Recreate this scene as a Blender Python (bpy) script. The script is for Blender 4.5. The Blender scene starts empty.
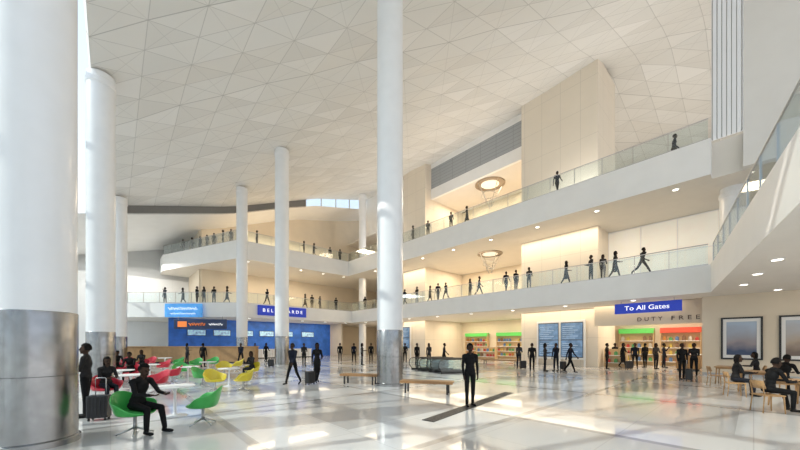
import bpy, bmesh, math, random
import numpy as np
from mathutils import Vector, Matrix
random.seed(4)
F=320.0; H=1.8; HY=343.0
TH=math.atan2(.671,.7415); CU=math.cos(TH); SU=math.sin(TH)
scene=bpy.context.scene; COL=scene.collection
def W(u,v,z=0): return Vector((CU*u-SU*v, SU*u+CU*v, z))
def G(px,py,z=0):
    d=F*H/(py-HY); return Vector(((px-400)*d/F,d,z))
# ---------------------------------------------------------------- materials
MATS={}
def mat(name,col,rough=.5,metal=0,var=.05,scale=8,bump=0,emit=0,ecol=None,coat=0,spec=.5):
    if name in MATS: return MATS[name]
    m=bpy.data.materials.new(name); m.use_nodes=True; nt=m.node_tree; b=nt.nodes['Principled BSDF']
    tc=nt.nodes.new('ShaderNodeTexCoord'); no=nt.nodes.new('ShaderNodeTexNoise'); no.inputs['Scale'].default_value=scale
    no.inputs['Detail'].default_value=4
    nt.links.new(tc.outputs['Object'],no.inputs['Vector'])
    r=nt.nodes.new('ShaderNodeValToRGB')
    r.color_ramp.elements[0].position=.3; r.color_ramp.elements[1].position=.7
    r.color_ramp.elements[0].color=[c*(1-var) for c in col]+[1]; r.color_ramp.elements[1].color=[min(1,c*(1+var)) for c in col]+[1]
    nt.links.new(no.outputs['Fac'],r.inputs['Fac']); nt.links.new(r.outputs['Color'],b.inputs['Base Color'])
    b.inputs['Roughness'].default_value=rough; b.inputs['Metallic'].default_value=metal; b.inputs['Specular IOR Level'].default_value=spec
    if coat: b.inputs['Coat Weight'].default_value=coat
    if emit:
        b.inputs['Emission Strength'].default_value=emit
        if ecol: b.inputs['Emission Color'].default_value=list(ecol)+[1]
        else: nt.links.new(r.outputs['Color'],b.inputs['Emission Color'])
    MATS[name]=m; return m
def gmath(nt,op,a,b=None,c=None):
    n=nt.nodes.new('ShaderNodeMath'); n.operation=op
    for i,x in enumerate((a,b,c)):
        if x is None: continue
        if isinstance(x,(int,float)): n.inputs[i].default_value=x
        else: nt.links.new(x,n.inputs[i])
    return n.outputs[0]
def linem(nt,coord,period,width,off=0.0):
    a=gmath(nt,'ADD',coord,off+1000*period); a=gmath(nt,'DIVIDE',a,period); a=gmath(nt,'FRACT',a)
    a=gmath(nt,'SUBTRACT',a,.5); a=gmath(nt,'ABSOLUTE',a)
    return gmath(nt,'GREATER_THAN',a,.5-width/period/2)
def mixc(nt,fac,a,b):
    n=nt.nodes.new('ShaderNodeMix'); n.data_type='RGBA'
    if isinstance(fac,(int,float)): n.inputs[0].default_value=fac
    else: nt.links.new(fac,n.inputs[0])
    for i,x in ((6,a),(7,b)):
        if isinstance(x,(tuple,list)): n.inputs[i].default_value=list(x)+[1]
        else: nt.links.new(x,n.inputs[i])
    return n.outputs[2]
def base_nodes(name,rough=.5):
    m=bpy.data.materials.new(name); m.use_nodes=True; nt=m.node_tree; b=nt.nodes['Principled BSDF']; b.inputs['Roughness'].default_value=rough
    tc=nt.nodes.new('ShaderNodeTexCoord'); sp=nt.nodes.new('ShaderNodeSeparateXYZ'); nt.links.new(tc.outputs['Object'],sp.inputs[0])
    return m,nt,b,tc,sp.outputs
def floor_mat():
    m,nt,b,tc,s=base_nodes('terrazzo_floor',.19)
    n1=nt.nodes.new('ShaderNodeTexNoise'); n1.inputs['Scale'].default_value=.35; nt.links.new(tc.outputs['Object'],n1.inputs['Vector'])
    n2=nt.nodes.new('ShaderNodeTexNoise'); n2.inputs['Scale'].default_value=60; nt.links.new(tc.outputs['Object'],n2.inputs['Vector'])
    base=mixc(nt,n1.outputs['Fac'],(.56,.55,.535),(.63,.62,.61))
    base=mixc(nt,gmath(nt,'MULTIPLY',n2.outputs['Fac'],.2),base,(.46,.45,.44))
    band=gmath(nt,'MAXIMUM',linem(nt,s[0],5.4,1.7,2.6),linem(nt,s[1],5.4,1.7,0.6))
    base=mixc(nt,gmath(nt,'MULTIPLY',band,.8),base,(.82,.82,.815))
    edge=gmath(nt,'MAXIMUM',linem(nt,s[0],5.4,.18,3.5),linem(nt,s[1],5.4,.18,1.5))
    base=mixc(nt,gmath(nt,'MULTIPLY',edge,.6),base,(.28,.275,.27))
    grid=gmath(nt,'MAXIMUM',linem(nt,s[0],1.8,.018),linem(nt,s[1],1.8,.018))
    base=mixc(nt,gmath(nt,'MULTIPLY',grid,.3),base,(.32,.31,.30))
    nt.links.new(base,b.inputs['Base Color']); b.inputs['Coat Weight'].default_value=.5; b.inputs['Coat Roughness'].default_value=.04
    return m
def ceil_mat(name,c):
    m,nt,b,tc,s=base_nodes(name,.6)
    P=1.9
    d=gmath(nt,'ADD',s[0],s[1]); e=gmath(nt,'SUBTRACT',s[0],s[1])
    l=gmath(nt,'MAXIMUM',linem(nt,s[0],P,.035,.7),linem(nt,s[1],P,.035,11))
    l=gmath(nt,'MAXIMUM',l,linem(nt,d,P,.045,11.7))
    l2=gmath(nt,'MAXIMUM',linem(nt,e,P*2,.05,-10.3),linem(nt,gmath(nt,'ADD',gmath(nt,'MULTIPLY',s[0],2),s[1]),P*2,.07,12.4))
    l3=linem(nt,d,P*4,.07,11.7)
    n=nt.nodes.new('ShaderNodeTexNoise'); n.inputs['Scale'].default_value=.3; nt.links.new(tc.outputs['Object'],n.inputs['Vector'])
    base=mixc(nt,n.outputs['Fac'],[x*.94 for x in c],c)
    base=mixc(nt,gmath(nt,'MULTIPLY',l2,.32),base,[x*.6 for x in c])
    base=mixc(nt,gmath(nt,'MULTIPLY',l,.5),base,[x*.5 for x in c])
    base=mixc(nt,gmath(nt,'MULTIPLY',l3,.35),base,[x*.4 for x in c])
    nt.links.new(base,b.inputs['Base Color']); return m
def panel_mat(name,c,pu,pz,dark=.7,w=.025):
    m,nt,b,tc,s=base_nodes(name,.55)
    h=gmath(nt,'ADD',s[0],s[1])
    l=gmath(nt,'MAXIMUM',linem(nt,h,pu,w),linem(nt,s[2],pz,w))
    n=nt.nodes.new('ShaderNodeTexNoise'); n.inputs['Scale'].default_value=.7; nt.links.new(tc.outputs['Object'],n.inputs['Vector'])
    base=mixc(nt,n.outputs['Fac'],[x*.93 for x in c],c); base=mixc(nt,gmath(nt,'MULTIPLY',l,.7),base,[x*dark for x in c])
    nt.links.new(base,b.inputs['Base Color']); return m
def glass_mat(name,tint=(.9,.97,1),g=.1,rough=.03):
    m=bpy.data.materials.new(name); m.use_nodes=True; nt=m.node_tree
    for n in list(nt.nodes): nt.nodes.remove(n)
    o=nt.nodes.new('ShaderNodeOutputMaterial'); t=nt.nodes.new('ShaderNodeBsdfTransparent'); t.inputs[0].default_value=list(tint)+[1]
    gl=nt.nodes.new('ShaderNodeBsdfGlossy'); gl.inputs['Roughness'].default_value=rough
    fr=nt.nodes.new('ShaderNodeFresnel'); fr.inputs['IOR'].default_value=1.35
    f=gmath(nt,'ADD',gmath(nt,'MULTIPLY',fr.outputs[0],.5),g)
    mx=nt.nodes.new('ShaderNodeMixShader'); nt.links.new(f,mx.inputs[0]); nt.links.new(t.outputs[0],mx.inputs[1]); nt.links.new(gl.outputs[0],mx.inputs[2])
    nt.links.new(mx.outputs[0],o.inputs[0]); return m
M_floor=floor_mat()
M_ceil=[ceil_mat('ceiling_panel_a',(.83,.815,.785)),ceil_mat('ceiling_panel_b',(.79,.775,.745)),ceil_mat('ceiling_panel_c',(.87,.855,.83))]
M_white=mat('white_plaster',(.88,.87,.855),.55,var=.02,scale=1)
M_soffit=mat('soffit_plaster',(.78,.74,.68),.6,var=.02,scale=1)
M_cream=mat('cream_wall',(.77,.67,.53),.6,var=.04,scale=.6)
M_core=panel_mat('cream_panels',(.83,.74,.62),1.5,2.2,.68)
M_tower=mat('grey_beige_plaster',(.78,.76,.73),.6,var=.02,scale=1)
M_wallw=panel_mat('white_panels',(.92,.92,.91),3,3,.85)
M_glass=glass_mat('clear_glass',(.93,.98,.99),.06)
M_clere=panel_mat('clerestory_louvres',(.40,.42,.44),1.8,.35,.6,.05)
M_steel=mat('brushed_steel',(.50,.50,.51),.3,1,var=.08,scale=30)
M_clad=mat('column_steel_cladding',(.36,.36,.365),.26,1,var=.12,scale=6)
M_col=mat('column_white_enamel',(.86,.865,.88),.3,var=.02,scale=2,coat=.3)
M_blk=mat('black_trim',(.02,.02,.022),.4)
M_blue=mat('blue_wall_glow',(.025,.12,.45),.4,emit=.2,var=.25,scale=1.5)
M_bluesign=mat('blue_sign_face',(.012,.035,.36),.35,emit=.6,var=.03)
M_cyan=mat('cyan_sign_face',(.08,.32,.72),.35,emit=.5,var=.2,scale=3)
M_wtext=mat('white_letters',(.95,.95,.95),.5,emit=.9)
M_dtext=mat('brown_letters',(.10,.06,.04),.5)
M_wood=mat('light_oak',(.46,.27,.12),.45,var=.15,scale=20)
M_tan=mat('tan_panel',(.40,.24,.11),.5,var=.1,scale=3)
M_lamp=mat('lamp_diffuser',(1,.97,.9),.5,emit=5,ecol=(1,.93,.8))
M_disc=mat('disc_diffuser',(.95,.88,.75),.5,emit=.5)
M_ribbon=mat('pale_wire',(.5,.47,.42),.4)
M_tanmetal=mat('bronze_metal',(.40,.33,.26),.35,.6)
# ---------------------------------------------------------------- mesh helpers
def new_obj(name,verts,faces,mats,smooth=False,parent=None,loc=None,rz=None,mi=None):
    me=bpy.data.meshes.new(name); me.from_pydata([tuple(v) for v in verts],[],faces)
    for m in (mats if isinstance(mats,(list,tuple)) else [mats]): me.materials.append(m)
    if mi is not None:
        for p,i in zip(me.polygons,mi): p.material_index=i
    bm=bmesh.new(); bm.from_mesh(me); bmesh.ops.recalc_face_normals(bm,faces=bm.faces); bm.to_mesh(me); bm.free()
    if smooth:
        for p in me.polygons: p.use_smooth=True
    o=bpy.data.objects.new(name,me); COL.objects.link(o)
    if parent: o.parent=parent
    if loc is not None: o.location=loc
    if rz is not None: o.rotation_euler=(0,0,rz)
    return o
def empty(name,loc=(0,0,0),rz=0):
    o=bpy.data.objects.new(name,None); o.empty_display_size=.2; COL.objects.link(o); o.location=loc; o.rotation_euler=(0,0,rz); return o
def tag(o,label,cat,group=None):
    o['label']=label; o['category']=cat
    if group: o['group']=group
    return o
def struct(o,label=None):
    o['kind']='structure'
    if label: o['label']=label
    return o
def boxg(x0,x1,y0,y1,z0,z1):
    v=[(x0,y0,z0),(x1,y0,z0),(x1,y1,z0),(x0,y1,z0),(x0,y0,z1),(x1,y0,z1),(x1,y1,z1),(x0,y1,z1)]
    f=[(0,3,2,1),(4,5,6,7),(0,1,5,4),(1,2,6,5),(2,3,7,6),(3,0,4,7)]
    return v,f
def merge(*gs):
    V=[];Fc=[]
    for v,f in gs:
        n=len(V); V+=list(v); Fc+=[tuple(i+n for i in q) for q in f]
    return V,Fc
def bev(o,w=.01,s=2):
    m=o.modifiers.new('bevel','BEVEL'); m.width=w; m.segments=s; m.limit_method='ANGLE'; return o
def box(name,x0,x1,y0,y1,z0,z1,m,parent=None,bevel=0,**k):
    v,f=boxg(x0,x1,y0,y1,z0,z1); o=new_obj(name,v,f,m,parent=parent,**k)
    if bevel: bev(o,bevel)
    return o
def ubox(name,u0,u1,v0,v1,z0,z1,m,label=None):
    v,f=boxg(u0,u1,v0,v1,z0,z1); o=new_obj(name,v,f,m,rz=TH); struct(o,label); return o
def prism(name,poly,z0,z1,mats,label=None):
    n=len(poly); V=[(a,b,z0) for a,b in poly]+[(a,b,z1) for a,b in poly]
    bm=bmesh.new(); vs=[bm.verts.new(p) for p in V]
    fb=bm.faces.new(vs[:n][::-1]); ft=bm.faces.new(vs[n:]); fb.material_index=1; ft.material_index=2
    for i in range(n): bm.faces.new((vs[i],vs[(i+1)%n],vs[n+(i+1)%n],vs[n+i]))
    bmesh.ops.recalc_face_normals(bm,faces=bm.faces)
    bmesh.ops.triangulate(bm,faces=[fb,ft])
    me=bpy.data.meshes.new(name); bm.to_mesh(me); bm.free()
    for m in mats: me.materials.append(m)
    o=bpy.data.objects.new(name,me); COL.objects.link(o); o.rotation_euler=(0,0,TH); struct(o,label); return o
def lathe(prof,n=32,cx=0,cy=0,cap=True):
    V=[];Fc=[]
    for r,z in prof:
        for i in range(n):
            a=2*math.pi*i/n; V.append((cx+r*math.cos(a),cy+r*math.sin(a),z))
    for j in range(len(prof)-1):
        for i in range(n):
            Fc.append((j*n+i,j*n+(i+1)%n,(j+1)*n+(i+1)%n,(j+1)*n+i))
    if cap: Fc.append(tuple(range(n))[::-1]); Fc.append(tuple(range((len(prof)-1)*n,len(prof)*n)))
    return V,Fc
def tube(pts,r,n=8,r2=None,closed=False):
    pts=[Vector(p) for p in pts]; V=[];Fc=[]; m=len(pts)
    up=Vector((0,0,1))
    for i,p in enumerate(pts):
        if closed: t=pts[(i+1)%m]-pts[i-1]
        else: t=(pts[min(i+1,m-1)]-pts[max(i-1,0)])
        t.normalize(); a=t.cross(up)
        if a.length<1e-3: a=t.cross(Vector((1,0,0)))
        a.normalize(); b=t.cross(a)
        rr=r if r2 is None else r+(r2-r)*i/(m-1)
        for k in range(n):
            q=2*math.pi*k/n; V.append(p+a*rr*math.cos(q)+b*rr*math.sin(q))
    for i in range(m if closed else m-1):
        for k in range(n):
            j=(i+1)%m
            Fc.append((i*n+k,i*n+(k+1)%n,j*n+(k+1)%n,j*n+k))
    if not closed: Fc.append(tuple(range(n))[::-1]); Fc.append(tuple(range((m-1)*n,m*n)))
    return V,Fc
def dup(o,loc,rz,sc=None):
    def cp(a,par):
        b=a.copy(); COL.objects.link(b)
        if par: b.parent=par; b.matrix_parent_inverse=Matrix.Identity(4)
        for c in a.children: cp(c,b)
        return b
    b=cp(o,None); b.location=loc; b.rotation_euler=(0,0,rz)
    if sc: b.scale=(sc,sc,sc)
    return b
def text_obj(name,body,size,mat_,parent=None,width=None,ext=.01,space=1.0):
    c=bpy.data.curves.new(name,'FONT'); c.body=body; c.size=size; c.extrude=ext; c.align_x='CENTER'; c.align_y='CENTER'; c.space_character=space
    t=bpy.data.objects.new(name+'_c',c); COL.objects.link(t); dg=bpy.context.evaluated_depsgraph_get()
    me=bpy.data.meshes.new_from_object(t.evaluated_get(dg)); bpy.data.objects.remove(t)
    if width:
        xs=[v.co.x for v in me.vertices]; s=width/(max(xs)-min(xs))
        for v in me.vertices: v.co.x*=s
    for v in me.vertices: v.co=Vector((v.co.x,-v.co.z,v.co.y))
    me.materials.clear(); me.materials.append(mat_)
    o=bpy.data.objects.new(name,me); COL.objects.link(o)
    if parent: o.parent=parent
    return o
RA=TH-math.pi/2
RB=TH
# ---------------------------------------------------------------- structure
ubox('floor',-14,50,-14,56,-.3,0,M_floor)
def ceilz(u,v=10):
    z=15.3+.27*min(u,31)
    if v>22: z-=.075*(v-22)*max(0,min(1,(20-u)/10))
    if u>20: z+=.06*(min(u,31)-20)*max(0,min(1,(16-v)/8))
    if u>31: z+= (-.16 if v<17 else .1)*(u-31)
    return z
def build_ceiling():
    s=1.9; us=[-.7+s*i for i in range(27)]; vs=[-11+s*i for i in range(27)]
    rnd=random.Random(2); V=[];Fc=[];MI=[]
    for i,u in enumerate(us):
        for j,v in enumerate(vs):
            V.append((u,v,ceilz(u,v)+(rnd.uniform(-.085,.085) if 0<i<26 and j<26 else 0)))
    nv=len(vs)
    for i in range(len(us)-1):
        for j in range(nv-1):
            a=i*nv+j;b=a+nv;c=b+1;d=a+1
            Fc+= [(a,b,d),(b,c,d)]; MI+=[rnd.choice([0,0,1]),rnd.choice([0,2,0,0])]
    o=new_obj('ceiling',V,Fc,M_ceil,rz=TH,mi=MI)
    m=o.modifiers.new('thick','SOLIDIFY'); m.thickness=.35; m.offset=-1 if o.data.polygons[0].normal.z<0 else 1
    struct(o); return vs[-1]
VE=build_ceiling()
def lowz(u,v=38.4):
    gap=.75+.55*max(0,min(1,(u-16)/10))
    return ceilz(u,38.4)-gap-.9*((v-VE)/12.9)**2
NU=24; us=[-3.6+37.6*i/NU for i in range(NU+1)]
V=[(u,VE-.1+13*j/8,lowz(u,VE-.1+13*j/8)) for u in us for j in range(9)]; Fc=[(i*9+j,(i+1)*9+j,(i+1)*9+j+1,i*9+j+1) for i in range(NU) for j in range(8)]
o=new_obj('ceiling_end',V,Fc,M_white,True,rz=TH); struct(o)
def strip(name,u0,u1,v,lo,hi,m,n=10,th=.12):
    V=[];Fc=[]
    for i in range(n+1):
        u=u0+(u1-u0)*i/n
        V+=[(u,v,lo(u)),(u,v,hi(u)),(u,v+th,lo(u)),(u,v+th,hi(u))]
    for i in range(n):
        a=i*4;b=a+4; Fc+=[(a,b,b+1,a+1),(a+2,a+3,b+3,b+2),(a,a+2,b+2,b),(a+1,b+1,b+3,a+3)]
    Fc+=[(0,1,3,2),(n*4,n*4+2,n*4+3,n*4+1)]
    o=new_obj(name,V,Fc,m,rz=TH); struct(o); return o
top=lambda u:ceilz(u,VE)+.3
M_shadowgap=mat('shadow_gap_grey',(.22,.21,.20),.6)  # dark grey painted in for the shaded gap below the roof edge
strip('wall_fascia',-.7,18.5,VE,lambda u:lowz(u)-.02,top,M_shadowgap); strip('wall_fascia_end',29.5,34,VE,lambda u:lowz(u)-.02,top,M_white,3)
strip('window_4',18.5,29.5,VE+.04,lowz,top,M_glass,10,.03)
g=[boxg(u-.04,u+.04,VE-.05,VE+.1,lowz(u),ceilz(u,VE)+.2) for u in (18.5,20.7,22.9,25.1,27.3,29.5)]
V,Fc=merge(*g); struct(new_obj('trim_4',V,Fc,M_steel,rz=TH))
L2=[(23.2,1.5),(23.2,35),(9.8,35),(1.2,43.1),(1.2,51),(48,51),(48,-10),(5,-10),(5,-1.3)]
L3=[(23.2,1.5),(23.2,35.8),(9.8,35.8),(4.7,48.2),(4.7,51),(48,51),(48,1.5)]
M_deck=mat('gallery_floor',(.6,.57,.52),.4,var=.05)
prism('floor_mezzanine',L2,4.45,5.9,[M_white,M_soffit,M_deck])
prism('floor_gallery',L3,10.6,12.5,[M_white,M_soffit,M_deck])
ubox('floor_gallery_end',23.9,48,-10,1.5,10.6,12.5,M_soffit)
ubox('wall_tower',23.4,23.8,-10,.35,10.6,24,M_tower)
M_slat=mat('bright_glazing',(.9,.92,.93),.3,emit=.35,var=.03)
ubox('window_5',23.6,23.64,.35,1.5,12.5,24,M_slat)
g=[boxg(23.4,23.6,v-.02,v+.02,12.5,24) for v in np.linspace(.4,1.46,7)]
V,Fc=merge(*g); struct(new_obj('trim_5',V,Fc,M_steel,rz=TH))
ubox('wall_core',27,31.4,7.8,13.8,0,ceilz(29,8)-.25,M_core)
ubox('wall_core_side',27,34,25.5,29.2,0,ceilz(27)-.1,M_core)
strip('wall_back',8,34,44,lambda u:0,lambda u:lowz(u,44)+.05,M_cream,12,.3)
ubox('wall_end',-3.6,8,51,51.3,0,14.2,M_wallw)
strip('wall_end_top',-3.6,8,51.0,lambda u:10,lambda u:lowz(u,51)+.1,M_wallw,6,.25)
ubox('wall_return',7.8,8.1,44.3,51,0,15.2,M_cream)
ubox('wall_side',34,34.3,13.8,44,0,18.8,M_cream)
ubox('wall_right',25.4,25.7,-9,2,0,4.45,M_cream)
ubox('wall_right_return',25.7,33,1.7,2.0,0,4.45,M_cream)
ubox('wall_shop_back',33,33.3,2,13.8,0,4.45,M_cream)
ubox('wall_far',48,48.3,-10,14,12,24,M_cream)
ubox('wall_gallery_divide',31.4,48,13.5,13.8,12.5,26,M_cream)
ubox('wall_bulkhead',28,28.3,13.8,25.5,18.7,19.9,M_white)
ubox('wall_bulkhead_top',28,28.3,13.8,25.5,22.3,22.9,M_white)
ubox('window_1',28.05,28.2,13.8,25.5,19.9,22.3,M_clere)
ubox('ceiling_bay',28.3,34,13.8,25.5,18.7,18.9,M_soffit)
ubox('wall_upper_side',28,28.3,29.2,VE,17.5,22.9,M_white)
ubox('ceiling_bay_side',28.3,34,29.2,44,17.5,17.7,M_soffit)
M_winglow=mat('frosted_window',(.84,.80,.72),.4,emit=.22,var=.08,scale=.5)
ubox('window_2',29.6,29.7,1.5,7.8,5.9,10.6,M_winglow)
def mullions(name,axis,c,a0,a1,z0,z1,da,dz,w=.08,d=.15,m_=None):
    g=[]
    n=int(round((a1-a0)/da))
    for i in range(n+1):
        a=a0+(a1-a0)*i/n
        g.append(boxg(c-d,c,a-w/2,a+w/2,z0,z1) if axis=='v' else boxg(a-w/2,a+w/2,c-d,c,z0,z1))
    m=int(round((z1-z0)/dz))
    for i in range(m+1):
        z=z0+(z1-z0)*i/m
        g.append(boxg(c-d,c,a0,a1,z-w/2,z+w/2) if axis=='v' else boxg(a0,a1,c-d,c,z-w/2,z+w/2))
    V,Fc=merge(*g); o=new_obj(name,V,Fc,m_ or M_white,rz=TH); struct(o); return o
mullions('trim_2','v',29.6,1.5,7.8,5.95,10.55,2.1,2.3,.06,.06,M_white)
ubox('window_3',-3.6,-3.56,-11,51,0,17,M_glass)
mullions('trim_3','v',-3.4,-11,51,.05,17,1.8,3.4,.16,.25)
ubox('baseboard_right',25.36,25.4,-9,2,0,.12,M_steel)
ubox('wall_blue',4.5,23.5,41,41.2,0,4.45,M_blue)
ubox('wall_blue_side',23.5,23.7,38,44,0,4.45,M_cream)
# ---------------------------------------------------------------- columns
def column(px,d,top,r=.55,z0=0,lab='tall white round column with brushed steel lower cladding',clad=True):
    x=(px-400)*d/F; root=empty('column',(x,d,z0))
    T=top-z0; pr=[(r,2.35 if clad else 0)]+[(r,z) for z in (4.44,7.0,7.02,11.6,11.62) if z<T-.8]+[(r,T-.55),(r+.04,T-.5),(r+.04,T-.3),(r,T-.25),(r,T)]
    V,Fc=lathe(pr,48)
    new_obj('shaft',V,Fc,M_col,True,root)
    if clad:
        V,Fc=lathe([(r+.012,.12),(r+.012,1.22),(r+.003,1.225),(r+.012,1.23),(r+.012,2.33),(r,2.35)],48); new_obj('metal_cladding',V,Fc,M_clad,True,root)
        V,Fc=lathe([(r+.05,0),(r+.05,.1),(r+.012,.125)],48); new_obj('base_ring',V,Fc,M_clad,True,root)
    tag(root,lab,'column','atrium columns')
    for c in root.children:
        es=c.modifiers.new('es','EDGE_SPLIT'); es.split_angle=.6
    return root
def uz(px,d):
    x=(px-400)*d/F; return ceilz(CU*x+SU*d,-SU*x+CU*d)
for px,d,t in ((34,5.7,15.2),(101,16,0),(119,27.5,0),(390,13.7,0),(282,26.5,0)): column(px,d,t or uz(px,d)-.12)
column(242,31.3,uz(242,31.3)-.12,.5)
x_,d_=(362.5-400)*44/F,44.0
column(362.5,44.0,lowz(CU*x_+SU*d_,-SU*x_+CU*d_) if -SU*x_+CU*d_>VE else uz(362.5,44)-.1,.5,lab='slender white round column at the gallery corner',clad=False)
column(733,18.2,10.6,.55,z0=5.9,lab='white round column between mezzanine and upper gallery',clad=False)
# ---------------------------------------------------------------- balustrades
def balustrade(a,b,z,lab):
    A=W(a[0],a[1],z); B=W(b[0],b[1],z); L=(B-A).length; ang=math.atan2(B.y-A.y,B.x-A.x)
    root=empty('balustrade',A,ang); n=max(1,round(L/1.6)); s=L/n
    for i in range(n):
        box('glass_panel',i*s+.015,(i+1)*s-.015,-.008,.008,.05,1.05,M_glass,root)
        box('post',i*s-.012,i*s+.012,-.025,.025,0,1.08,M_steel,root)
    V,Fc=tube([(0,0,1.1),(L,0,1.1)],.025,10); new_obj('handrail',V,Fc,M_steel,True,root)
    box('base_rail',0,L,-.03,.03,0,.06,M_steel,root)
    tag(root,lab,'railing','glass gallery railings')
for z,pts in ((5.9,[(23.3,35.1),(23.3,1.6)]),(5.9,[(9.85,35.1),(23.2,35.1)]),(5.9,[(1.3,43.1),(9.8,35.15)]),(5.9,[(23.2,1.4),(5.1,-1.4)]),
             (12.5,[(23.3,35.9),(23.3,1.6)]),(12.5,[(9.9,35.9),(23.2,35.9)]),(12.5,[(4.8,48.2),(9.8,35.95)])):
    balustrade(pts[0],pts[1],z,'frameless glass balustrade with steel handrail on gallery edge')
# ---------------------------------------------------------------- lamps
def area(u,v,z,sx,sy,p,col=(1,.83,.60),up=False):
    l=bpy.data.lights.new('area','AREA'); l.shape='RECTANGLE'; l.size=sx; l.size_y=sy; l.energy=p; l.color=col
    o=bpy.data.objects.new('soffit_or_fill_light',l); COL.objects.link(o); o.location=W(u,v,z); o.rotation_euler=(math.pi if up else 0,0,TH); return o  # soffit lighting, plus added fill lamps that have no fitting
area(26.2,19,4.4,1.5,32,500)
area(26.0,19,10.55,1.5,32,850)
area(16.5,39,4.4,11,2,260); area(16.5,39.5,10.55,11,2,540)
for v in (16.5,22.5): area(31,v,18.6,3,4,330); area(31.0,v,4.4,3,4,200); area(31,v,10.5,3,4,240)
area(17,40.5,16.0,12,2,750); area(2,47,11.3,6,4,450,(1,.97,.92))  # the last lamp is added fill to brighten the left end wall
area(29.5,5,4.4,3,4,230,(1,.88,.7)); area(36,6,13,10,8,420,(1,.92,.8),True); area(15,-4.5,4.4,16,4,240,(1,.90,.78))  # the upward lamp is added fill for the ceiling over the right gallery
area(31,35,4.4,3,5,150)
lampD=None
def downlight(u,v,z):
    global lampD
    if lampD is None:
        lampD=empty('downlight',W(u,v,z)) 
        a,b=lathe([(.17,0),(.17,-.025),(.13,-.03)],20); new_obj('trim_ring',a,b,M_white,False,lampD)
        a,b=lathe([(.125,-.01),(.125,-.036)],20); new_obj('diffuser',a,b,M_lamp,False,lampD)
        tag(lampD,'round recessed downlight in white soffit','lamp','soffit downlights'); return
    dup(lampD,W(u,v,z),0)
for u,v in ((13.3,-1.1),(15.6,-.5),(18.3,-.1),(21.2,.3),(16.2,-2.2),(19,-1.9),(22,-1.5),(24.4,-.8)): downlight(u,v,4.45)
for v in range(3,35,4): downlight(24.0,v,10.6); downlight(24.0,v+2,4.45)
for u in range(11,24,3): downlight(u,36.6,10.6); downlight(u,36.1,4.45)
def ring_lamp(px,d,ztop,R):
    root=empty('pendant_lamp',((px-400)*d/F,d,ztop))
    V,Fc=lathe([(R,0),(R,-.08),(R*.9,-.1),(R*.89,-.03)],40); new_obj('ceiling_rim',V,Fc,M_tanmetal,False,root)
    V,Fc=lathe([(R*.6,-.02),(R*.6,-.08),(R*.5,-.1)],32); new_obj('light_disc',V,Fc,M_disc,False,root)
    for k in range(4):
        a=k*math.pi/2+.3
        V,Fc=tube([(R*.92*math.cos(a),R*.92*math.sin(a),-.08),(R*.1*math.cos(a),R*.1*math.sin(a),-.3-R*1.35)],.035,6); new_obj('suspension_rod',V,Fc,M_ribbon,True,root)
    for q,zz in ((.55,.6),(.3,1.0)):
        c=[(R*q*math.cos(a),R*q*math.sin(a),-.25-R*zz+.12*math.sin(2*a)) for a in np.linspace(0,2*math.pi,40,endpoint=False)]
        V,Fc=tube(c,.035,6,closed=True); new_obj('ribbon',V,Fc,M_ribbon,True,root)
    tag(root,'slim bronze ceiling ring with pale angled rods tapering down','lamp','ring pendants')
ring_lamp(490,34,18.7,1.55)
ring_lamp(490,31.5,10.6,1.2)
# ---------------------------------------------------------------- signs
r=empty('hanging_sign',W(24.3,4.4,3.66),RA)
box('sign_panel',-1.65,1.65,-.06,.06,0,.64,M_bluesign,r,.01)
t=text_obj('sign_lettering','To All Gates',.40,M_wtext,r,2.2,ext=.004); t.location=(0,-.075,.31)
for x in (-1.3,1.3):
    V,Fc=tube([(x,0,.64),(x,0,.79)],.02,8); new_obj('hanger',V,Fc,M_steel,True,r)
tag(r,'blue hanging wayfinding sign reading To All Gates in white','sign')
r=empty('shop_sign',W(26,3.75,3.0),RA)
box('header_panel',-4.0,1.72,.0,.2,0,1.44,M_cream,r,.01)
for wd,x in (('DUTY',-.8),('FREE',.95)):
    t=text_obj('sign_lettering',wd,.36,M_dtext,r,1.3,space=1.7); t.location=(x,-.02,.35)
tag(r,'cream shop header with dark DUTY FREE lettering','sign')
r=empty('shop_sign',W(14.15,34.9,4.75),RB)
box('sign_panel',-2.7,2.7,-.08,.08,0,1.05,M_bluesign,r,.02)
t=text_obj('sign_lettering','BELLEGARDE',.5,M_wtext,r,4.4,space=1.6); t.location=(0,-.1,.52)
tag(r,'long blue illuminated shop sign with white capital letters','sign')
def squig(parent,x0,x1,z,h,m,f,th):
    n=int((x1-x0)/.035)
    pts=[(x0+i*.035+.05*math.sin(i*f*1.7),-.12,z+h*(.5+.32*math.sin(i*f)+.18*math.sin(i*f*2.3+1))) for i in range(n)]
    V,Fc=tube(pts,th,6); new_obj('script_mark',V,Fc,m,True,parent)
r=empty('shop_sign',(-21.8,32.25,4.4),0)
box('sign_panel',-1.85,1.85,-.1,.1,0,1.35,M_cyan,r,.02)
squig(r,-1.5,1.5,.7,.32,M_wtext,.9,.02); squig(r,-1.3,1.3,.25,.2,M_wtext,1.1,.014)
tag(r,'cyan illuminated fascia sign with fine white script','sign')
M_orange=mat('orange_panel',(.75,.2,.04),.4,emit=.6); M_navy=mat('navy_panel',(.02,.04,.12),.4)
r=empty('shop_sign',(-19.9,31.9,3.2),0)
box('sign_panel',-2.6,2.6,-.08,.08,0,.95,M_navy,r,.02)
box('emblem',-2.2,-1.3,-.11,-.08,.2,.75,M_orange,r,.01)
squig(r,-1.1,.6,.3,.32,M_orange,.85,.03); squig(r,.9,2.3,.33,.24,M_wtext,1.0,.022)
for x in (-2.2,2.2):
    V,Fc=tube([(x,0,.95),(x,0,1.25)],.03,8); new_obj('hanger',V,Fc,M_steel,True,r)
tag(r,'dark bar sign with orange and white script','sign')
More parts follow.
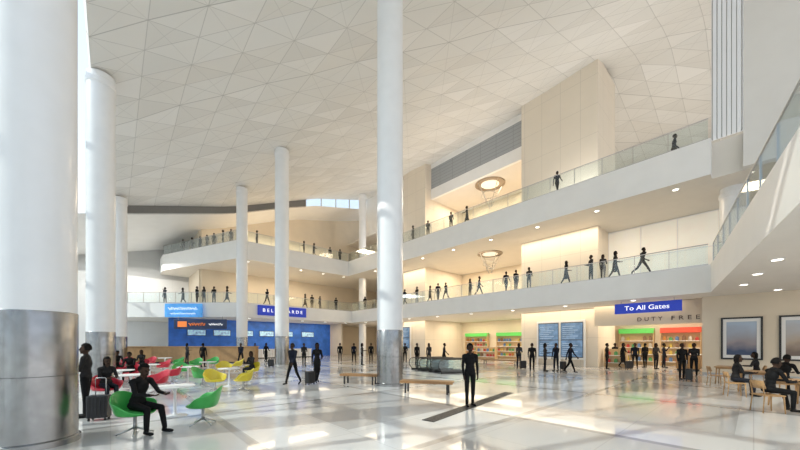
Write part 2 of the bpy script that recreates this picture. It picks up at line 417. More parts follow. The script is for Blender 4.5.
M_scr=mat('screen_blue',(.13,.22,.36),.2,emit=.4,var=.3,scale=3)
M_row=mat('screen_rows',(.5,.6,.7),.3,emit=.35)
M_fr=mat('dark_screen_frame',(.08,.085,.09),.4)
def flight(loc,n,w,z0,z1,lab):
    r=empty('flight_display',loc,RA); tw=n*w+.16
    for k in range(n+1): x=-tw/2+.06+k*(tw-.12)/n; box('leg',x-.06,x+.06,-.16,0,0,z0,M_white,r)
    box('housing',-tw/2,tw/2,-.14,.0,z0,z1,M_white,r,.02)
    for i in range(n):
        x0=-tw/2+.2+i*w; hh=z1-z0-.4; sw=w-.24
        box('screen_frame',x0-.04,x0+sw+.04,-.165,-.14,z0+.16,z0+.24+hh,M_fr,r)
        for j in range(2):
            zz=z0+.22+j*(hh/2); box('screen',x0,x0+sw,-.18,-.165,zz,zz+hh/2-.06,M_scr,r)
            g=[boxg(x0+.1,x0+sw*(.55+.12*(((k+j)*7)%3)),-.186,-.18,zz+.1+k*.155,zz+.125+k*.155) for k in range(int((hh/2-.15)/.155))]
            V,Fc=merge(*g); new_obj('text_rows',V,Fc,M_row,parent=r)
    tag(r,lab,'display')
flight(W(26.9,10.45,0),2,1.8,.5,3.6,'white framed pair of tall blue flight information screens')
flight(W(26.9,28.5,0),1,1.5,1.0,3.9,'narrow white framed blue flight information screen on cream wall')
def art_mat(name,c1,c2,c3):
    m,nt,b,tc,s=base_nodes(name,.4)
    n=nt.nodes.new('ShaderNodeTexNoise'); n.inputs['Scale'].default_value=1.5; nt.links.new(tc.outputs['Object'],n.inputs['Vector'])
    z=gmath(nt,'ADD',gmath(nt,'DIVIDE',s[2],2.3),gmath(nt,'MULTIPLY',gmath(nt,'SUBTRACT',n.outputs['Fac'],.5),.35))
    rp=nt.nodes.new('ShaderNodeValToRGB'); nt.links.new(z,rp.inputs[0]); e=rp.color_ramp.elements
    e[0].color=list(c1)+[1]; e[0].position=.2; e[1].color=list(c3)+[1]; e[1].position=.85
    q=e.new(.4); q.color=list(c2)+[1]; nt.links.new(rp.outputs[0],b.inputs['Base Color']); return m
for v,cols in ((.45,((.06,.09,.18),(.34,.30,.32),(.42,.52,.66))),(-1.65,((.2,.15,.13),(.45,.36,.28),(.5,.55,.62)))):
    r=empty('framed_picture',W(25.38,v,.9),RA)
    V,Fc=merge(boxg(-.78,-.7,-.07,0,0,2.3),boxg(.7,.78,-.07,0,0,2.3),boxg(-.7,.7,-.07,0,0,.08),boxg(-.7,.7,-.07,0,2.22,2.3))
    new_obj('frame',V,Fc,M_blk,parent=r)
    box('mount',-.7,.7,-.03,0,.08,2.22,M_white,r)
    box('print',-.56,.56,-.04,-.03,.25,2.05,art_mat('abstract_print',*cols),r)
    tag(r,'large black framed soft abstract landscape print on cream wall','picture','wall pictures')
# ---------------------------------------------------------------- shops
cols=[(.45,.05,.04),(.08,.28,.10),(.5,.36,.08),(.10,.18,.34),(.5,.45,.38),(.4,.17,.04),(.2,.11,.06)]
PM=[mat('product_%s'%n,c,.4,emit=.1) for n,c in zip(('red','green','yellow','blue','white','orange','brown'),cols)]
M_grn=mat('green_header',(.09,.42,.08),.4,emit=.6); M_red=mat('red_header',(.5,.06,.03),.4,emit=.6)
M_shelf=mat('lit_shelf_back',(.50,.34,.18),.5,emit=.15)
PRODS=[]
for i,m in enumerate(PM):
    v,f=merge(boxg(-.1,.1,-.08,.08,0,.22+.02*i),boxg(-.05,.05,-.04,.04,.22+.02*i,.28+.02*i)); me=bpy.data.meshes.new('product_box'); me.from_pydata(v,[],f); me.materials.append(m); PRODS.append(me)
def shelf(loc,rz,w,hm,lab,tiers=4,hh=2.9):
    r=empty('display_shelf',loc,rz)
    V,Fc=merge(boxg(-w/2,-w/2+.05,-.45,0,0,hh),boxg(w/2-.05,w/2,-.45,0,0,hh),boxg(-w/2,w/2,-.03,0,0,hh))
    new_obj('frame',V,Fc,M_shelf,parent=r)
    for k in range(tiers): box('shelf_board',-w/2+.05,w/2-.05,-.42,-.03,.3+k*.55,.34+k*.55,M_white,r)
    if hm: box('header',-w/2,w/2,-.5,0,hh-.3,hh+.1,hm,r,.01)
    tag(r,lab,'shelf','shop shelving')
    for k in range(tiers):
        n=int(w/.36)
        for i in range(n):
            if random.random()<.15: continue
            x=-w/2+.25+i*(w-.5)/(n-1)
            o=bpy.data.objects.new('product_box',PRODS[random.randrange(7)]); COL.objects.link(o)
            o.location=Vector(loc)+Matrix.Rotation(rz,3,'Z')@Vector((x,-.22,.34+k*.55)); o.rotation_euler=(0,0,rz)
            tag(o,'small coloured boxed product on shop shelf','box','shop products')
shelf(W(32.9,3.8,0),RA,2.4,M_red,'white lit shelving with red header in duty free shop')
shelf(W(32.9,6.6,0),RA,2.4,M_grn,'white lit shelving with green header in duty free shop')
shelf(W(32.9,9.6,0),RA,2.6,M_red,'white lit shelving with red header in duty free shop')
shelf(W(33.9,23.0,0),RA,3.2,M_grn,'white lit shelving with green header in small shop')
shelf(W(33.9,18.4,0),RA,3.6,M_grn,'white lit shelving with green header in small shop')
shelf(W(28.2,6.9,0),RA,1.4,None,'low freestanding shop gondola with boxed goods',2,1.35)
shelf(W(30.5,19.5,0),RA,2.4,None,'low freestanding shop gondola with boxed goods',2,1.35)
def counter(name,loc,rz,w,lab,top=M_wood,front=M_tan,hh=1.08):
    r=empty(name,loc,rz)
    box('plinth',-w/2+.05,w/2-.05,-.3,.35,0,.1,M_blk,r)
    box('body',-w/2,w/2,-.35,.4,.1,hh-.06,front,r,.01)
    box('counter_top',-w/2-.06,w/2+.06,-.43,.46,hh-.06,hh,top,r,.01)
    g=[boxg(-w/2+i*w/8-.01,-w/2+i*w/8+.01,-.362,-.35,.12,hh-.08) for i in range(1,8)]
    V,Fc=merge(*g); new_obj('panel_joints',V,Fc,M_wood,parent=r)
    tag(r,lab,'counter'); return r
counter('service_counter',(-19.3,29.2,0),0,12.4,'long tan panelled bar counter with pale wood top',hh=1.5)
counter('shop_counter',W(28.4,2.9,0),RA,1.2,'cream cash desk inside duty free shop',M_white,M_tan)
for u in (13,17.5): counter('service_counter',W(u,38.8,0),RB,3.6,'white service desk before blue wall',M_white,M_wallw)
M_menu=mat('menu_screen',(.35,.55,.85),.4,emit=.4,var=.5,scale=4)
for u in (7,9.5,12,14.5,17,20):
    r=empty('menu_board',W(u,40.98,2.6),RB); box('housing',-.9,.9,-.08,0,0,.7,M_navy,r,.01); box('screen',-.84,.84,-.1,-.08,.06,.64,M_menu,r)
    tag(r,'dim blue lit menu board on blue wall','sign','menu boards')
# ---------------------------------------------------------------- furniture
def shell_chair(col,name):
    M=mat('chair_'+name,col,.38,var=.05,coat=.3); MC=mat('cushion_'+name,[c*.8 for c in col],.8,var=.08)
    root=empty('lounge_chair'); N=40; prof=[0,.25,.5,.7,.82,.92,1.0]
    V=[];Fc=[]
    for s in prof:
        for i in range(N):
            a=2*math.pi*i/N
            back=((1+math.cos(a))/2)
            arm=math.exp(-((abs(((a+math.pi)%(2*math.pi))-math.pi)-1.75)/.45)**2)
            rim=.03+.42*back**1.7+.11*arm
            rr=.28*min(1,s/.7)+ (s-.7)/.3*(.04+.05*arm) if s>.7 else .28*s/.7
            zz=.40-.015*(1-(s/.7)**2) if s<=.7 else .40+rim*((s-.7)/.3)**.9
            x=math.sin(a)*rr*1.1; y=math.cos(a)*rr + (.06*((s-.7)/.3)*back if s>.7 else 0)
            V.append((x,y,zz))
    for j in range(len(prof)-1):
        for i in range(N): Fc.append((j*N+i,j*N+(i+1)%N,(j+1)*N+(i+1)%N,(j+1)*N+i))
    o=new_obj('seat_shell',V,Fc,M,True,root)
    m=o.modifiers.new('s','SOLIDIFY'); m.thickness=.03; m.offset=0; o.modifiers.new('ss','SUBSURF').levels=1
    V,Fc=lathe([(.02,.39),(.21,.39),(.25,.41),(.25,.43),(.22,.45),(.05,.455)],28); new_obj('seat_cushion',V,Fc,MC,True,root)
    V,Fc=lathe([(.035,.1),(.03,.2),(.03,.36),(.09,.39)],16); new_obj('pedestal',V,Fc,M_steel,True,root)
    for k in range(4):
        a=math.pi/4+k*math.pi/2
        V,Fc=tube([(0,0,.14),(.2*math.cos(a),.2*math.sin(a),.05),(.29*math.cos(a),.29*math.sin(a),.015)],.02,8,.014); new_obj('leg',V,Fc,M_steel,True,root)
    tag(root,'%s moulded bucket lounge chair on steel swivel base'%name,'chair','coloured lounge chairs')
    return root
CH={'green':shell_chair((.05,.42,.08),'green'),'red':shell_chair((.62,.02,.05),'red'),'yellow':shell_chair((.72,.58,.03),'yellow')}
used=set()
def place(tmpl,key,loc,rz):
    if key in used: o=dup(tmpl,loc,rz)
    else:
        used.add(key); o=tmpl; o.location=loc; o.rotation_euler=(0,0,rz)
    return o
D=math.radians
for c,px,py,rz in (('green',135,434,80),('green',203,424,-70),('red',106,403,60),('red',157,394,-20),('red',131,382,20),('red',163,374,-30),
                   ('green',181,379,40),('green',202,387,90),('yellow',215,392,60),('yellow',243,391,-60),('yellow',252,379,-20),('green',196,371,0),('red',142,373,10),('yellow',224,377,30),
                   ('red',116,376,60),('red',150,368.5,0),('green',213,369,0),('red',128,369,30),('green',178,369,-30),('yellow',237,372,-60),('red',172,384.5,-60)):
    place(CH[c],c,G(px,py),D(rz))
def round_table():
    r=empty('round_table')
    V,Fc=lathe([(.05,.715),(.40,.715),(.425,.725),(.425,.742),(.41,.75)],40); new_obj('table_top',V,Fc,M_white,False,r)
    V,Fc=lathe([(.26,0),(.26,.012),(.05,.04),(.032,.12),(.03,.6),(.06,.7),(.16,.716)],32); new_obj('pedestal',V,Fc,M_col,True,r)
    tag(r,'round white pedestal cafe table between lounge chairs','table','white cafe tables'); return r
RT=round_table()
for px,py in ((175,416),(131,397),(229,386),(150,379.5),(188,383.4),(121,389),(208,375),(165,368.2)): place(RT,'rt',G(px,py),0)
def wood_chair():
    r=empty('dining_chair')
    box('seat',-.22,.22,-.22,.22,.43,.465,M_wood,r,.012)
    N=10; V=[];Fc=[]
    for j,z in enumerate((.62,.72,.82)):
        for i in range(N+1):
            a=-1+2*i/N; V.append((a*.21,.235-.05*a*a+.03*j,z))
    for j in range(2):
        for i in range(N): Fc.append((j*(N+1)+i,j*(N+1)+i+1,(j+1)*(N+1)+i+1,(j+1)*(N+1)+i))
    o=new_obj('backrest',V,Fc,M_wood,True,r); m=o.modifiers.new('s','SOLIDIFY'); m.thickness=.02
    for x in (-1,1):
        V,Fc=tube([(x*.19,-.19,.43),(x*.21,-.21,0)],.018,8,.013); new_obj('leg',V,Fc,M_wood,True,r)
        V,Fc=tube([(x*.19,.245,.80),(x*.19,.2,.45),(x*.21,.24,0)],.018,8,.013); new_obj('leg',V,Fc,M_wood,True,r)
    tag(r,'light oak dining chair with curved backrest','chair','oak dining chairs'); return r
WC=wood_chair()
def sq_table():
    r=empty('dining_table')
    box('table_top',-.6,.6,-.4,.4,.71,.75,M_wood,r,.01)
    box('apron',-.5,.5,-.3,.3,.65,.71,M_wood,r,.005)
    for x in (-1,1):
        for y in (-1,1):
            V,Fc=tube([(x*.52,y*.32,.71),(x*.55,y*.35,0)],.028,8,.02); new_obj('leg',V,Fc,M_wood,True,r)
    tag(r,'rectangular light oak dining table','table','oak dining tables'); return r
ST=sq_table()
for px,py,rz in ((800,407,10),(753,391,40),(728,383,40)): place(ST,'st',G(px,py),D(rz))
for px,py,rz in ((768,412,75),(735,396,60),(783,397,100),(757,384.5,-130),(716,386,60)): place(WC,'wc',G(px,py),D(rz))
M_bench=mat('bench_oak',(.34,.18,.075),.45,var=.15,scale=20)
def bench(loc,rz,L,lab):
    r=empty('bench',loc,rz)
    for i in range(5): box('seat_slat',-L/2,L/2,-.24+i*.1,-.155+i*.1,.39,.45,M_bench,r,.006)
    box('side_rail',-L/2,L/2,-.26,-.245,.36,.45,M_bench,r)
    for x in (-L/2+.2,L/2-.2):
        V,Fc=merge(boxg(x-.03,x+.03,-.22,.22,.33,.39),boxg(x-.03,x+.03,-.22,-.17,0,.33),boxg(x-.03,x+.03,.17,.22,0,.33)); new_obj('leg_frame',V,Fc,M_blk,parent=r)
    tag(r,lab,'bench','slatted benches')
bench(G(360,384),D(-14),1.7,'backless oak slat bench on steel frame')
bench(G(427,393),D(-16),1.9,'backless oak slat bench beside round column')
bench(G(500,365),D(-40),3.0,'backless oak slat bench beside cream wall')
def suitcase():
    r=empty('suitcase')
    o=box('body',-.2,.2,-.12,.12,.06,.58,M_blk,r,.03)
    V,Fc=merge(*[boxg(-.15+i*.07,-.13+i*.07,-.13,.13,.1,.54) for i in range(5)]); new_obj('ribs',V,Fc,mat('suitcase_rib',(.03,.03,.035),.5),parent=r)
    V,Fc=tube([(-.1,.08,.56),(-.1,.08,.95),(-.08,.08,.98),(.08,.08,.98),(.1,.08,.95),(.1,.08,.56)],.01,8); new_obj('handle',V,Fc,M_steel,True,r)
    for x in (-.15,.15):
        for y in (-.09,.09):
            V,Fc=tube([(x-.015,y,.03),(x+.015,y,.03)],.03,12); new_obj('wheel',V,Fc,M_blk,True,r)
    tag(r,'black ribbed wheeled suitcase with extended handle','suitcase','travellers luggage'); return r
SC=suitcase()
for px,py,rz in ((99,420,20),(310,384.5,60),(563,370,30),(523,369,0),(689,381,45),(629,369.5,0),(271,367,0)): place(SC,'sc',G(px,py),D(rz))
for px,v,z in ((650,0,5.9),(474,0,5.9)):
    pass
def esc(loc,rz,L=2.4):
    r=empty('escalator',loc,rz)
    for x in (-.42,.42):
        pts=[(0.05,.1),(-.1,.35),(-.14,.5),(-.1,.68),(0,.76),(.5,.78),(L,.78),(L,.1)]
        V=[(x-.012,y,z) for y,z in pts]+[(x+.012,y,z) for y,z in pts]; n=len(pts)
        Fc=[tuple(range(n)),tuple(range(n,2*n))]+[(i,(i+1)%n,n+(i+1)%n,n+i) for i in range(n)]
        new_obj('side_panel',V,Fc,M_glass,parent=r)
        box('skirt',x-.035,x+.035,0,L,0,.12,M_blk,r)
        V,Fc=tube([(x,.05,.12),(x,-.14,.32),(x,-.18,.5),(x,-.14,.7),(x,0,.8),(x,.5,.83),(x,L,.83)],.03,8); new_obj('handrail',V,Fc,M_blk,True,r)
    V,Fc=merge(boxg(-.38,.38,0,.9,0,.02),*[boxg(-.38,.38,.92+i*.4,1.28+i*.4,0,.018) for i in range(3)]); new_obj('step',V,Fc,mat('dark_steps',(.06,.06,.065),.4,.3),parent=r)
    tag(r,'glass sided escalator landing with black rounded handrails','escalator','escalators')
for k in range(3): esc(Vector((2.2-.62*k,18.9+1.1*k,0)),D(-64))
r=empty('floor_grate',(2.3,9.5,0),D(52)); box('frame',-2.7,2.7,-.16,.16,0,.012,M_blk,r)
V,Fc=merge(*[boxg(-2.65+i*.1,-2.62+i*.1,-.13,.13,.012,.018) for i in range(53)]); new_obj('bars',V,Fc,mat('grate_bar',(.09,.09,.09),.4,.5),parent=r)
tag(r,'long dark metal floor grate set in pale terrazzo','grate')
# ---------------------------------------------------------------- people
def skinm(n,c,r=.7): return mat(n,c,r,var=.08,scale=12,spec=.15)
M_skin=skinm('skin_tan',(.06,.035,.025)); M_eye=skinm('eye_mouth_dark',(.02,.01,.008))
M_hair=skinm('hair_dark',(.006,.005,.005)); M_shoe=skinm('shoe_black',(.008,.008,.008),.4)
TOPS=[skinm('jacket_black',(.009,.009,.010)),skinm('jacket_navy',(.010,.013,.026)),skinm('coat_charcoal',(.022,.021,.022)),skinm('shirt_grey',(.045,.043,.045))]
BOTS=[skinm('trousers_black',(.008,.008,.009)),skinm('trousers_slate',(.016,.018,.026))]
def capsule(p0,r0,p1,r1,n=12):
    p0=Vector(p0);p1=Vector(p1);ax=(p1-p0); L=ax.length; ax=ax/L if L>1e-6 else Vector((0,0,1))
    a=ax.orthogonal().normalized(); b=ax.cross(a); V=[p0-ax*r0]; k=3
    for i in range(1,k+1):
        q=math.pi/2*i/k
        for j in range(n):
            t=2*math.pi*j/n; V.append(p0-ax*r0*math.cos(q)+(a*math.cos(t)+b*math.sin(t))*r0*math.sin(q))
    for i in range(0,k):
        q=math.pi/2*i/k
        for j in range(n):
            t=2*math.pi*j/n; V.append(p1+ax*r1*math.sin(q)+(a*math.cos(t)+b*math.sin(t))*r1*math.cos(q))
    V.append(p1+ax*r1); R=2*k; Fc=[(0,1+(j+1)%n,1+j) for j in range(n)]
    for i in range(R-1):
        for j in range(n): Fc.append((1+i*n+j,1+i*n+(j+1)%n,1+(i+1)*n+(j+1)%n,1+(i+1)*n+j))
    e=len(V)-1; Fc+=[(e,1+(R-1)*n+j,1+(R-1)*n+(j+1)%n) for j in range(n)]
    return V,Fc
def ellip(c,r,R=None,n=16):
    V,Fc=capsule((0,0,0),1,(0,0,1e-5),1,n)
    k=R or Matrix.Identity(3)
    return [Vector(c)+k@Vector((v.x*r[0],v.y*r[1],v.z*r[2])) for v in V],Fc
def person_mesh(name,lean=0,legs=((3,2),(-3,2)),arms=((4,12,8),(-4,10,8)),female=False,skirt=False,head=(0,0),top=0,bot=0,stance=.0,spread=(0,0)):
    prims=[]
    def C(p0,r0,p1,r1,m): prims.append(('c',Vector(p0),r0,Vector(p1),r1,m))
    def E(c,r,m,R=None): prims.append(('e',Vector(c),r,R or Matrix.Identity(3),m))
    hipz=.93; sw=.165 if female else .185
    Rl=Matrix.Rotation(D(lean),3,'X')
    P=Vector((0,0,hipz))
    def T(x,y,z): return P+Rl@Vector((x,y,z-hipz))
    E(T(0,.0,.95),(.155 if not female else .16,.11,.12),2,Rl); E(T(0,0,1.1),(.135 if not female else .115,.095,.17),1,Rl)
    E(T(0,.005,1.28),(.165 if not female else .142,.11,.18),1,Rl)
    E(T(0,0,1.0),(.158,.112,.13),1,Rl)
    C(T(-sw+.03,0,1.42),.056,T(sw-.03,0,1.42),.056,1); C(T(-.05,.01,1.46),.052,T(.05,.01,1.46),.052,1)
    if female:
        for s in(-1,1): E(T(s*.065,-.08,1.3),(.055,.05,.06),1,Rl)
    C(T(0,.01,1.42),.05,T(0,-.01,1.56),.046,0)
    Rh=Rl@Matrix.Rotation(D(head[0]-lean*.6),3,'X')@Matrix.Rotation(D(head[1]),3,'Z')
    HC=T(0,-.015,1.635)
    def hd(x,y,z): return HC+Rh@Vector((x,y,z))
    E(hd(0,.01,.01),(.075,.093,.11),0,Rh); E(hd(0,-.03,-.06),(.055,.062,.062),0,Rh); E(hd(0,-.07,-.1),(.026,.02,.02),0,Rh)
    C(hd(0,-.086,.01),.010,hd(0,-.108,-.028),.015,0)
    for s in (-1,1):
        E(hd(s*.077,.005,-.015),(.013,.022,.033),0,Rh); E(hd(s*.031,-.078,.008),(.016,.012,.009),4,Rh); C(hd(s*.015,-.088,.028),.009,hd(s*.05,-.075,.028),.008,0)
    E(hd(0,-.088,-.06),(.026,.011,.009),4,Rh)
    lows=[]
    for s,(th,kn),sp in ((-1,legs[0],spread[0]),(1,legs[1],spread[1])):
        h=Vector((s*.088,0,hipz-.02)); a=D(th); ab=s*D(2+sp)
        k=h+.43*Vector((math.sin(ab),-math.sin(a),-math.cos(a)*math.cos(ab))); q=D(th-kn)
        an=k+.42*Vector((0,-math.sin(q),-math.cos(q)))
        C(h,.088,k,.058,2); C(k,.059,an+Vector((0,0,.03)),.045,2); E(k+.15*(an-k)+Vector((0,.015,0)),(.05,.055,.09),2)
        ft=max(-60,min(35,(th-kn)))*1.0; fa=D(ft if th-kn<-12 else 0) if abs(th)<60 else 0
        fd=Vector((s*.12,-math.cos(fa),math.sin(fa))).normalized()
        heel=an+Vector((0,.03,-.045)); toe=an+fd*.165+Vector((0,0,-.052))
        C(an+Vector((0,.0,.01)),.042,heel,.036,3); C(heel,.035,toe-fd*.04,.036,3); C(toe-fd*.05,.036,toe,.027,3)
        lows+= [heel.z-.036,toe.z-.03]
    if skirt: 
        C(T(0,0,.98),.125,(0,-.0,.55),.155,2)
    for s,(sh,el,ab) in ((-1,arms[0]),(1,arms[1])):
        S=T(s*sw,0,1.41); a=D(sh); b=s*D(ab)
        d=Vector((math.sin(b),-math.sin(a)*math.cos(b),-math.cos(a)*math.cos(b))); e=S+.29*d
        inn=-s*min(.5,el/150) if el>30 else 0
        a2=D(sh+el); d2=Vector((inn,-math.sin(a2),-math.cos(a2))).normalized(); w=e+.25*d2
        C(S,.053,e,.04,1); C(e,.041,w,.03,1); C(w-.03*d2,.027,w+.02*d2,.025,0)
        lat=Vector((0,-1,0)); lat=(lat-d2*lat.dot(d2))
        if lat.length<.3: lat=Vector((0,0,1))-d2*d2.z
        lat.normalize(); inw=d2.cross(lat)
        if inw.x*s>0: inw=-inw
        for k in (-.026,-.009,.009,.026): C(w+.02*d2+lat*k*.7,.014,w+.095*d2+lat*k,.0125,0)
        for k,ln in ((-.034,.058),(-.0115,.072),(.0115,.078),(.034,.068)):
            f0=w+.092*d2+lat*k*.9; f1=f0+(d2+lat*k*4+inw*.25).normalized()*ln*.55; f2=f1+(d2*.8+lat*k*3+inw*.75).normalized()*ln*.5
            C(f0,.0105,f1,.0095,0); C(f1,.0095,f2,.008,0)
        t0=w+.03*d2+lat*.022; t1=t0+(d2*.6+lat*.8+inw*.2).normalized()*.04; t2=t1+(d2+lat*.2+inw*.3).normalized()*.032
        C(t0,.014,t1,.012,0); C(t1,.012,t2,.0095,0)
    lo=min(lows)
    V=[];Fc=[]
    for p in prims:
        v,f=(capsule(*p[1:5]) if p[0]=='c' else ellip(p[1],p[2],p[3])); n=len(V); V+=v; Fc+=[tuple(i+n for i in q) for q in f]
    me=bpy.data.meshes.new('tmp'); me.from_pydata([tuple(v) for v in V],[],Fc); o=bpy.data.objects.new('tmp',me); COL.objects.link(o)
    m=o.modifiers.new('r','REMESH'); m.mode='VOXEL'; m.voxel_size=.008; m.use_smooth_shade=True
    m=o.modifiers.new('s','SMOOTH'); m.factor=.5; m.iterations=2
    dg=bpy.context.evaluated_depsgraph_get(); out=bpy.data.meshes.new_from_object(o.evaluated_get(dg)); bpy.data.objects.remove(o)
    out.name='person'
    nf=len(out.polygons); cc=np.empty(nf*3,dtype=np.float32); out.polygons.foreach_get('center',cc); cc=cc.reshape(-1,3)
    best=np.full(nf,1e9,dtype=np.float32); idx=np.zeros(nf,dtype=np.int32)
    for p in prims:
        if p[0]=='c':
            a=np.array(p[1]);b=np.array(p[3]);ab=b-a; t=np.clip(((cc-a)@ab)/max(1e-9,ab@ab),0,1); d=np.linalg.norm(cc-(a+t[:,None]*ab),axis=1)-(p[2]+(p[4]-p[2])*t)
        else:
            q=(cc-np.array(p[1]))@np.array(p[3]); r=np.array(p[2]); d=(np.linalg.norm(q/r,axis=1)-1)*r.min()
        m_=p[5] if p[0]=='c' else p[4]
        if m_==4: d=d-.004
        s=d<best; best[s]=d[s]; idx[s]=m_
    out.materials.clear()
    for m_ in (M_skin,TOPS[top],BOTS[bot],M_shoe,M_eye): out.materials.append(m_)
    out.polygons.foreach_set('material_index',idx); out.polygons.foreach_set('use_smooth',[True]*nf)
    for v in out.vertices: v.co.z-=lo
    body=bpy.data.objects.new('person',out); COL.objects.link(body)
    V,Fc=lathe([(math.sin(q)*1.0,-math.cos(q)) for q in np.linspace(.02,math.pi-.02,22)],32,cap=True)
    nv=[]; keep=[]
    for x,y,z in V:
        ok = not ((y< -.35 and z<.42) or z<(-.95 if female else -.45) or (y<-.05 and z<.05))
        zz=z*.122
        if female and z<0 and y>-.05: zz=z*.26
        nv.append(HC+Rh@Vector((x*.085,.018+y*.1,.018+zz))-Vector((0,0,lo))); keep.append(ok)
    fc=[f for f in Fc if len(f)==4 and all(keep[i] for i in f) or (len(f)>4 and all(keep[i] for i in f))]
    used_=sorted({i for f in fc for i in f}); mp={j:i for i,j in enumerate(used_)}
    h=new_obj('hair',[nv[i] for i in used_],[tuple(mp[i] for i in f) for f in fc],M_hair,True,body)
    m=h.modifiers.new('s','SOLIDIFY'); m.thickness=.016; m.offset=0
    return body
PP={
 'stand':dict(),
 'front':dict(arms=((12,75,6),(10,80,6)),top=2,legs=((4,2),(-2,0))),
 'walk':dict(legs=((24,6),(-16,18)),arms=((-20,8,7),(22,18,7)),lean=3,top=1),
 'fwalk':dict(legs=((18,5),(-12,18)),arms=((-14,10,7),(16,60,9)),lean=2,female=True,skirt=True,top=0),
 'fstand':dict(arms=((3,8,8),(12,85,8)),female=True,top=3,bot=1,head=(5,20)),
 'stride':dict(legs=((36,8),(-28,22)),arms=((-34,12,8),(36,30,8)),lean=8,top=0),
 'sit':dict(legs=((84,86),(82,70)),arms=((28,60,8),(34,50,8)),lean=14,top=0,head=(8,0),spread=(6,6)),
 'fsit':dict(legs=((86,88),(86,84)),arms=((22,68,6),(30,60,6)),lean=6,female=True,top=2,bot=1),
 'phone':dict(arms=((3,10,8),(40,115,20)),top=1,bot=1),
}
PL={'stand':'person standing in black suit with arms lowered','front':'person in charcoal coat with hands in front','walk':'person in navy jacket walking',
'fwalk':'person in black jacket and skirt walking','fstand':'person with long hair and grey shirt standing','stride':'person in black with a long stride',
'sit':'person in black seated leaning forward','fsit':'person with long hair seated upright','phone':'person in navy jacket, hand at ear'}
PT={k:person_mesh(k,**v) for k,v in PP.items()}
def person(k,loc,rz,extra='',grp='travellers',sc=1.0):
    o=place(PT[k],'p'+k,loc,D(rz)); o.scale=(sc,sc,sc)
    tag(o,(PL[k]+extra),'person',grp); return o
for k,px,py,rz,e in (('stand',470,406,10,' on terrazzo floor'),('front',86,417,-60,' beside a suitcase'),('walk',293,385,-20,''),('fwalk',317,383,30,' pulling luggage'),
    ('fstand',545,371,60,''),('stand',532,371,-20,''),('phone',556,371,-60,''),('walk',570,373,40,''),('stand',340,362,0,''),('front',304,366,40,''),('fstand',187,364,150,''),('stand',203,367,180,''),
    ('walk',444,366,90,''),('fstand',429,366,-30,''),('stand',417,366,30,''),('front',405,363,0,''),('stand',615,366.5,0,''),('fwalk',623,368,30,''),('walk',635,369,-40,''),('stand',645,367.5,180,''),('fstand',656,369,0,''),
    ('phone',664,367.8,60,''),('stand',682,379,-10,''),('front',694,376,-60,''),('walk',354,363,0,''),('fstand',362,365,90,''),('stand',371,362,0,''),('walk',241,365,0,''),('fwalk',266,362.5,60,''),('stand',280,362,0,''),('stand',607,369,40,''),('stand',255,360,0,''),('fstand',519,368,0,''),('phone',384,361,0,'')):
    person(k,G(px,py),rz,e)
def sit(k,px,py,rz,e,off=0):
    p=G(px,py); p.z=off; person(k,p,rz,e,'seated people')
sit('sit',137,432,78,' in green lounge chair')
sit('fsit',106,402.5,60,' in red lounge chair'); sit('sit',131,381.5,20,' in red lounge chair'); sit('fsit',252,378.5,-20,' in yellow lounge chair'); sit('fsit',142,372.6,10,' in red lounge chair'); sit('sit',116,375.5,60,' in red lounge chair')
sit('sit',768,411,75,' on oak dining chair',0.02); sit('fsit',735,395.5,60,' on oak dining chair',0.02); sit('sit',783,396.5,100,' on oak dining chair',0.02); sit('fsit',757,384.3,-130,' on oak dining chair',0.02)
def on_path(px,path,z):
    k=(px-400)/F; best=None
    for a,b in zip(path[:-1],path[1:]):
        A=W(*a);B=W(*b); den=(B.x-A.x)-k*(B.y-A.y)
        if abs(den)<1e-9: continue
        t=(k*A.y-A.x)/den
        if 0<=t<=1:
            p=A+(B-A)*t
            if p.y>0 and (best is None or p.y<best.y): best=p
    if best is not None: best.z=z
    return best
Q2=[(1.9,43.9),(10.2,35.9),(23.95,36),(23.95,2.4)]; Q3=[(5.6,48.4),(10.4,36.7),(23.95,36.7),(23.95,2.2)]
ks=['stand','walk','front','fstand','fwalk','phone','walk','stand']
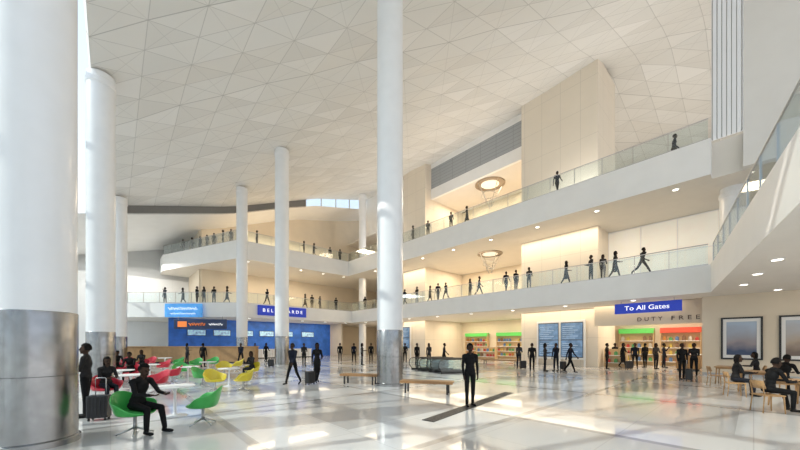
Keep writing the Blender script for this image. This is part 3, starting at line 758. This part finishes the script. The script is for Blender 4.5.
for i,px in enumerate((165,183,197,204,214,227,267,305,312,320,336,365,405,417,430,438,446,470,479,506,516,529,566,591,603,615,690,703)):
    p=on_path(px,Q2,5.9)
    if p: person(ks[(i*5+px)%8],p,(px*37)%360 if px not in (566,) else 90,' on mezzanine','mezzanine people',.94+.1*((px*7)%10)/10)
person('stride',on_path(642,Q2,5.9),90,' on mezzanine','mezzanine people')
for i,px in enumerate((183,192,207,214,223,257,314,330,340,413,428,467,557,451,399,200,231,304)):
    p=on_path(px,Q3,12.5)
    if p: person(ks[(i*3+px)%8],p,(px*53)%360,' on upper gallery','gallery people',.94+.1*((px*3)%10)/10)
p=W(36,5.2,12.5); person('stand',p,0,' on upper gallery','gallery people')
p=on_path(674,[(25,12),(25,2)],12.5); person('walk',p,60,' on upper gallery','gallery people')
# ---------------------------------------------------------------- light, world, camera
w=bpy.data.worlds.new('World'); scene.world=w; w.use_nodes=True; nt=w.node_tree; bg=nt.nodes['Background']
tc=nt.nodes.new('ShaderNodeTexCoord'); sp=nt.nodes.new('ShaderNodeSeparateXYZ'); nt.links.new(tc.outputs['Generated'],sp.inputs[0])
rp=nt.nodes.new('ShaderNodeValToRGB'); nt.links.new(sp.outputs[2],rp.inputs[0])
rp.color_ramp.elements[0].color=(.97,.96,.93,1); rp.color_ramp.elements[1].color=(.62,.78,1,1); rp.color_ramp.elements[1].position=.7
nt.links.new(rp.outputs[0],bg.inputs[0]); bg.inputs[1].default_value=1.3
s=bpy.data.lights.new('sun','SUN'); s.energy=3.0; s.angle=.01; s.color=(1,.95,.86); so=bpy.data.objects.new('sun',s); COL.objects.link(so)
dv=(W(.75,-.25,0)+Vector((0,0,-.62))).normalized(); so.rotation_euler=dv.to_track_quat('-Z','Y').to_euler()
for u,v in ((25,8),(25,20),(25,32)): area(u+.8,v,12.6,1,6,220,(1,.95,.88),True)  # uplights added along the gallery edge to brighten the ceiling, no fittings
cam=bpy.data.cameras.new('Camera'); co=bpy.data.objects.new('Camera',cam); COL.objects.link(co); scene.camera=co
cam.sensor_width=36; cam.lens=F/800*36; cam.shift_y=(HY-225)/800; co.location=(0,0,H); co.rotation_euler=(math.pi/2,0,0); cam.clip_end=500
scene.view_settings.view_transform='Standard'
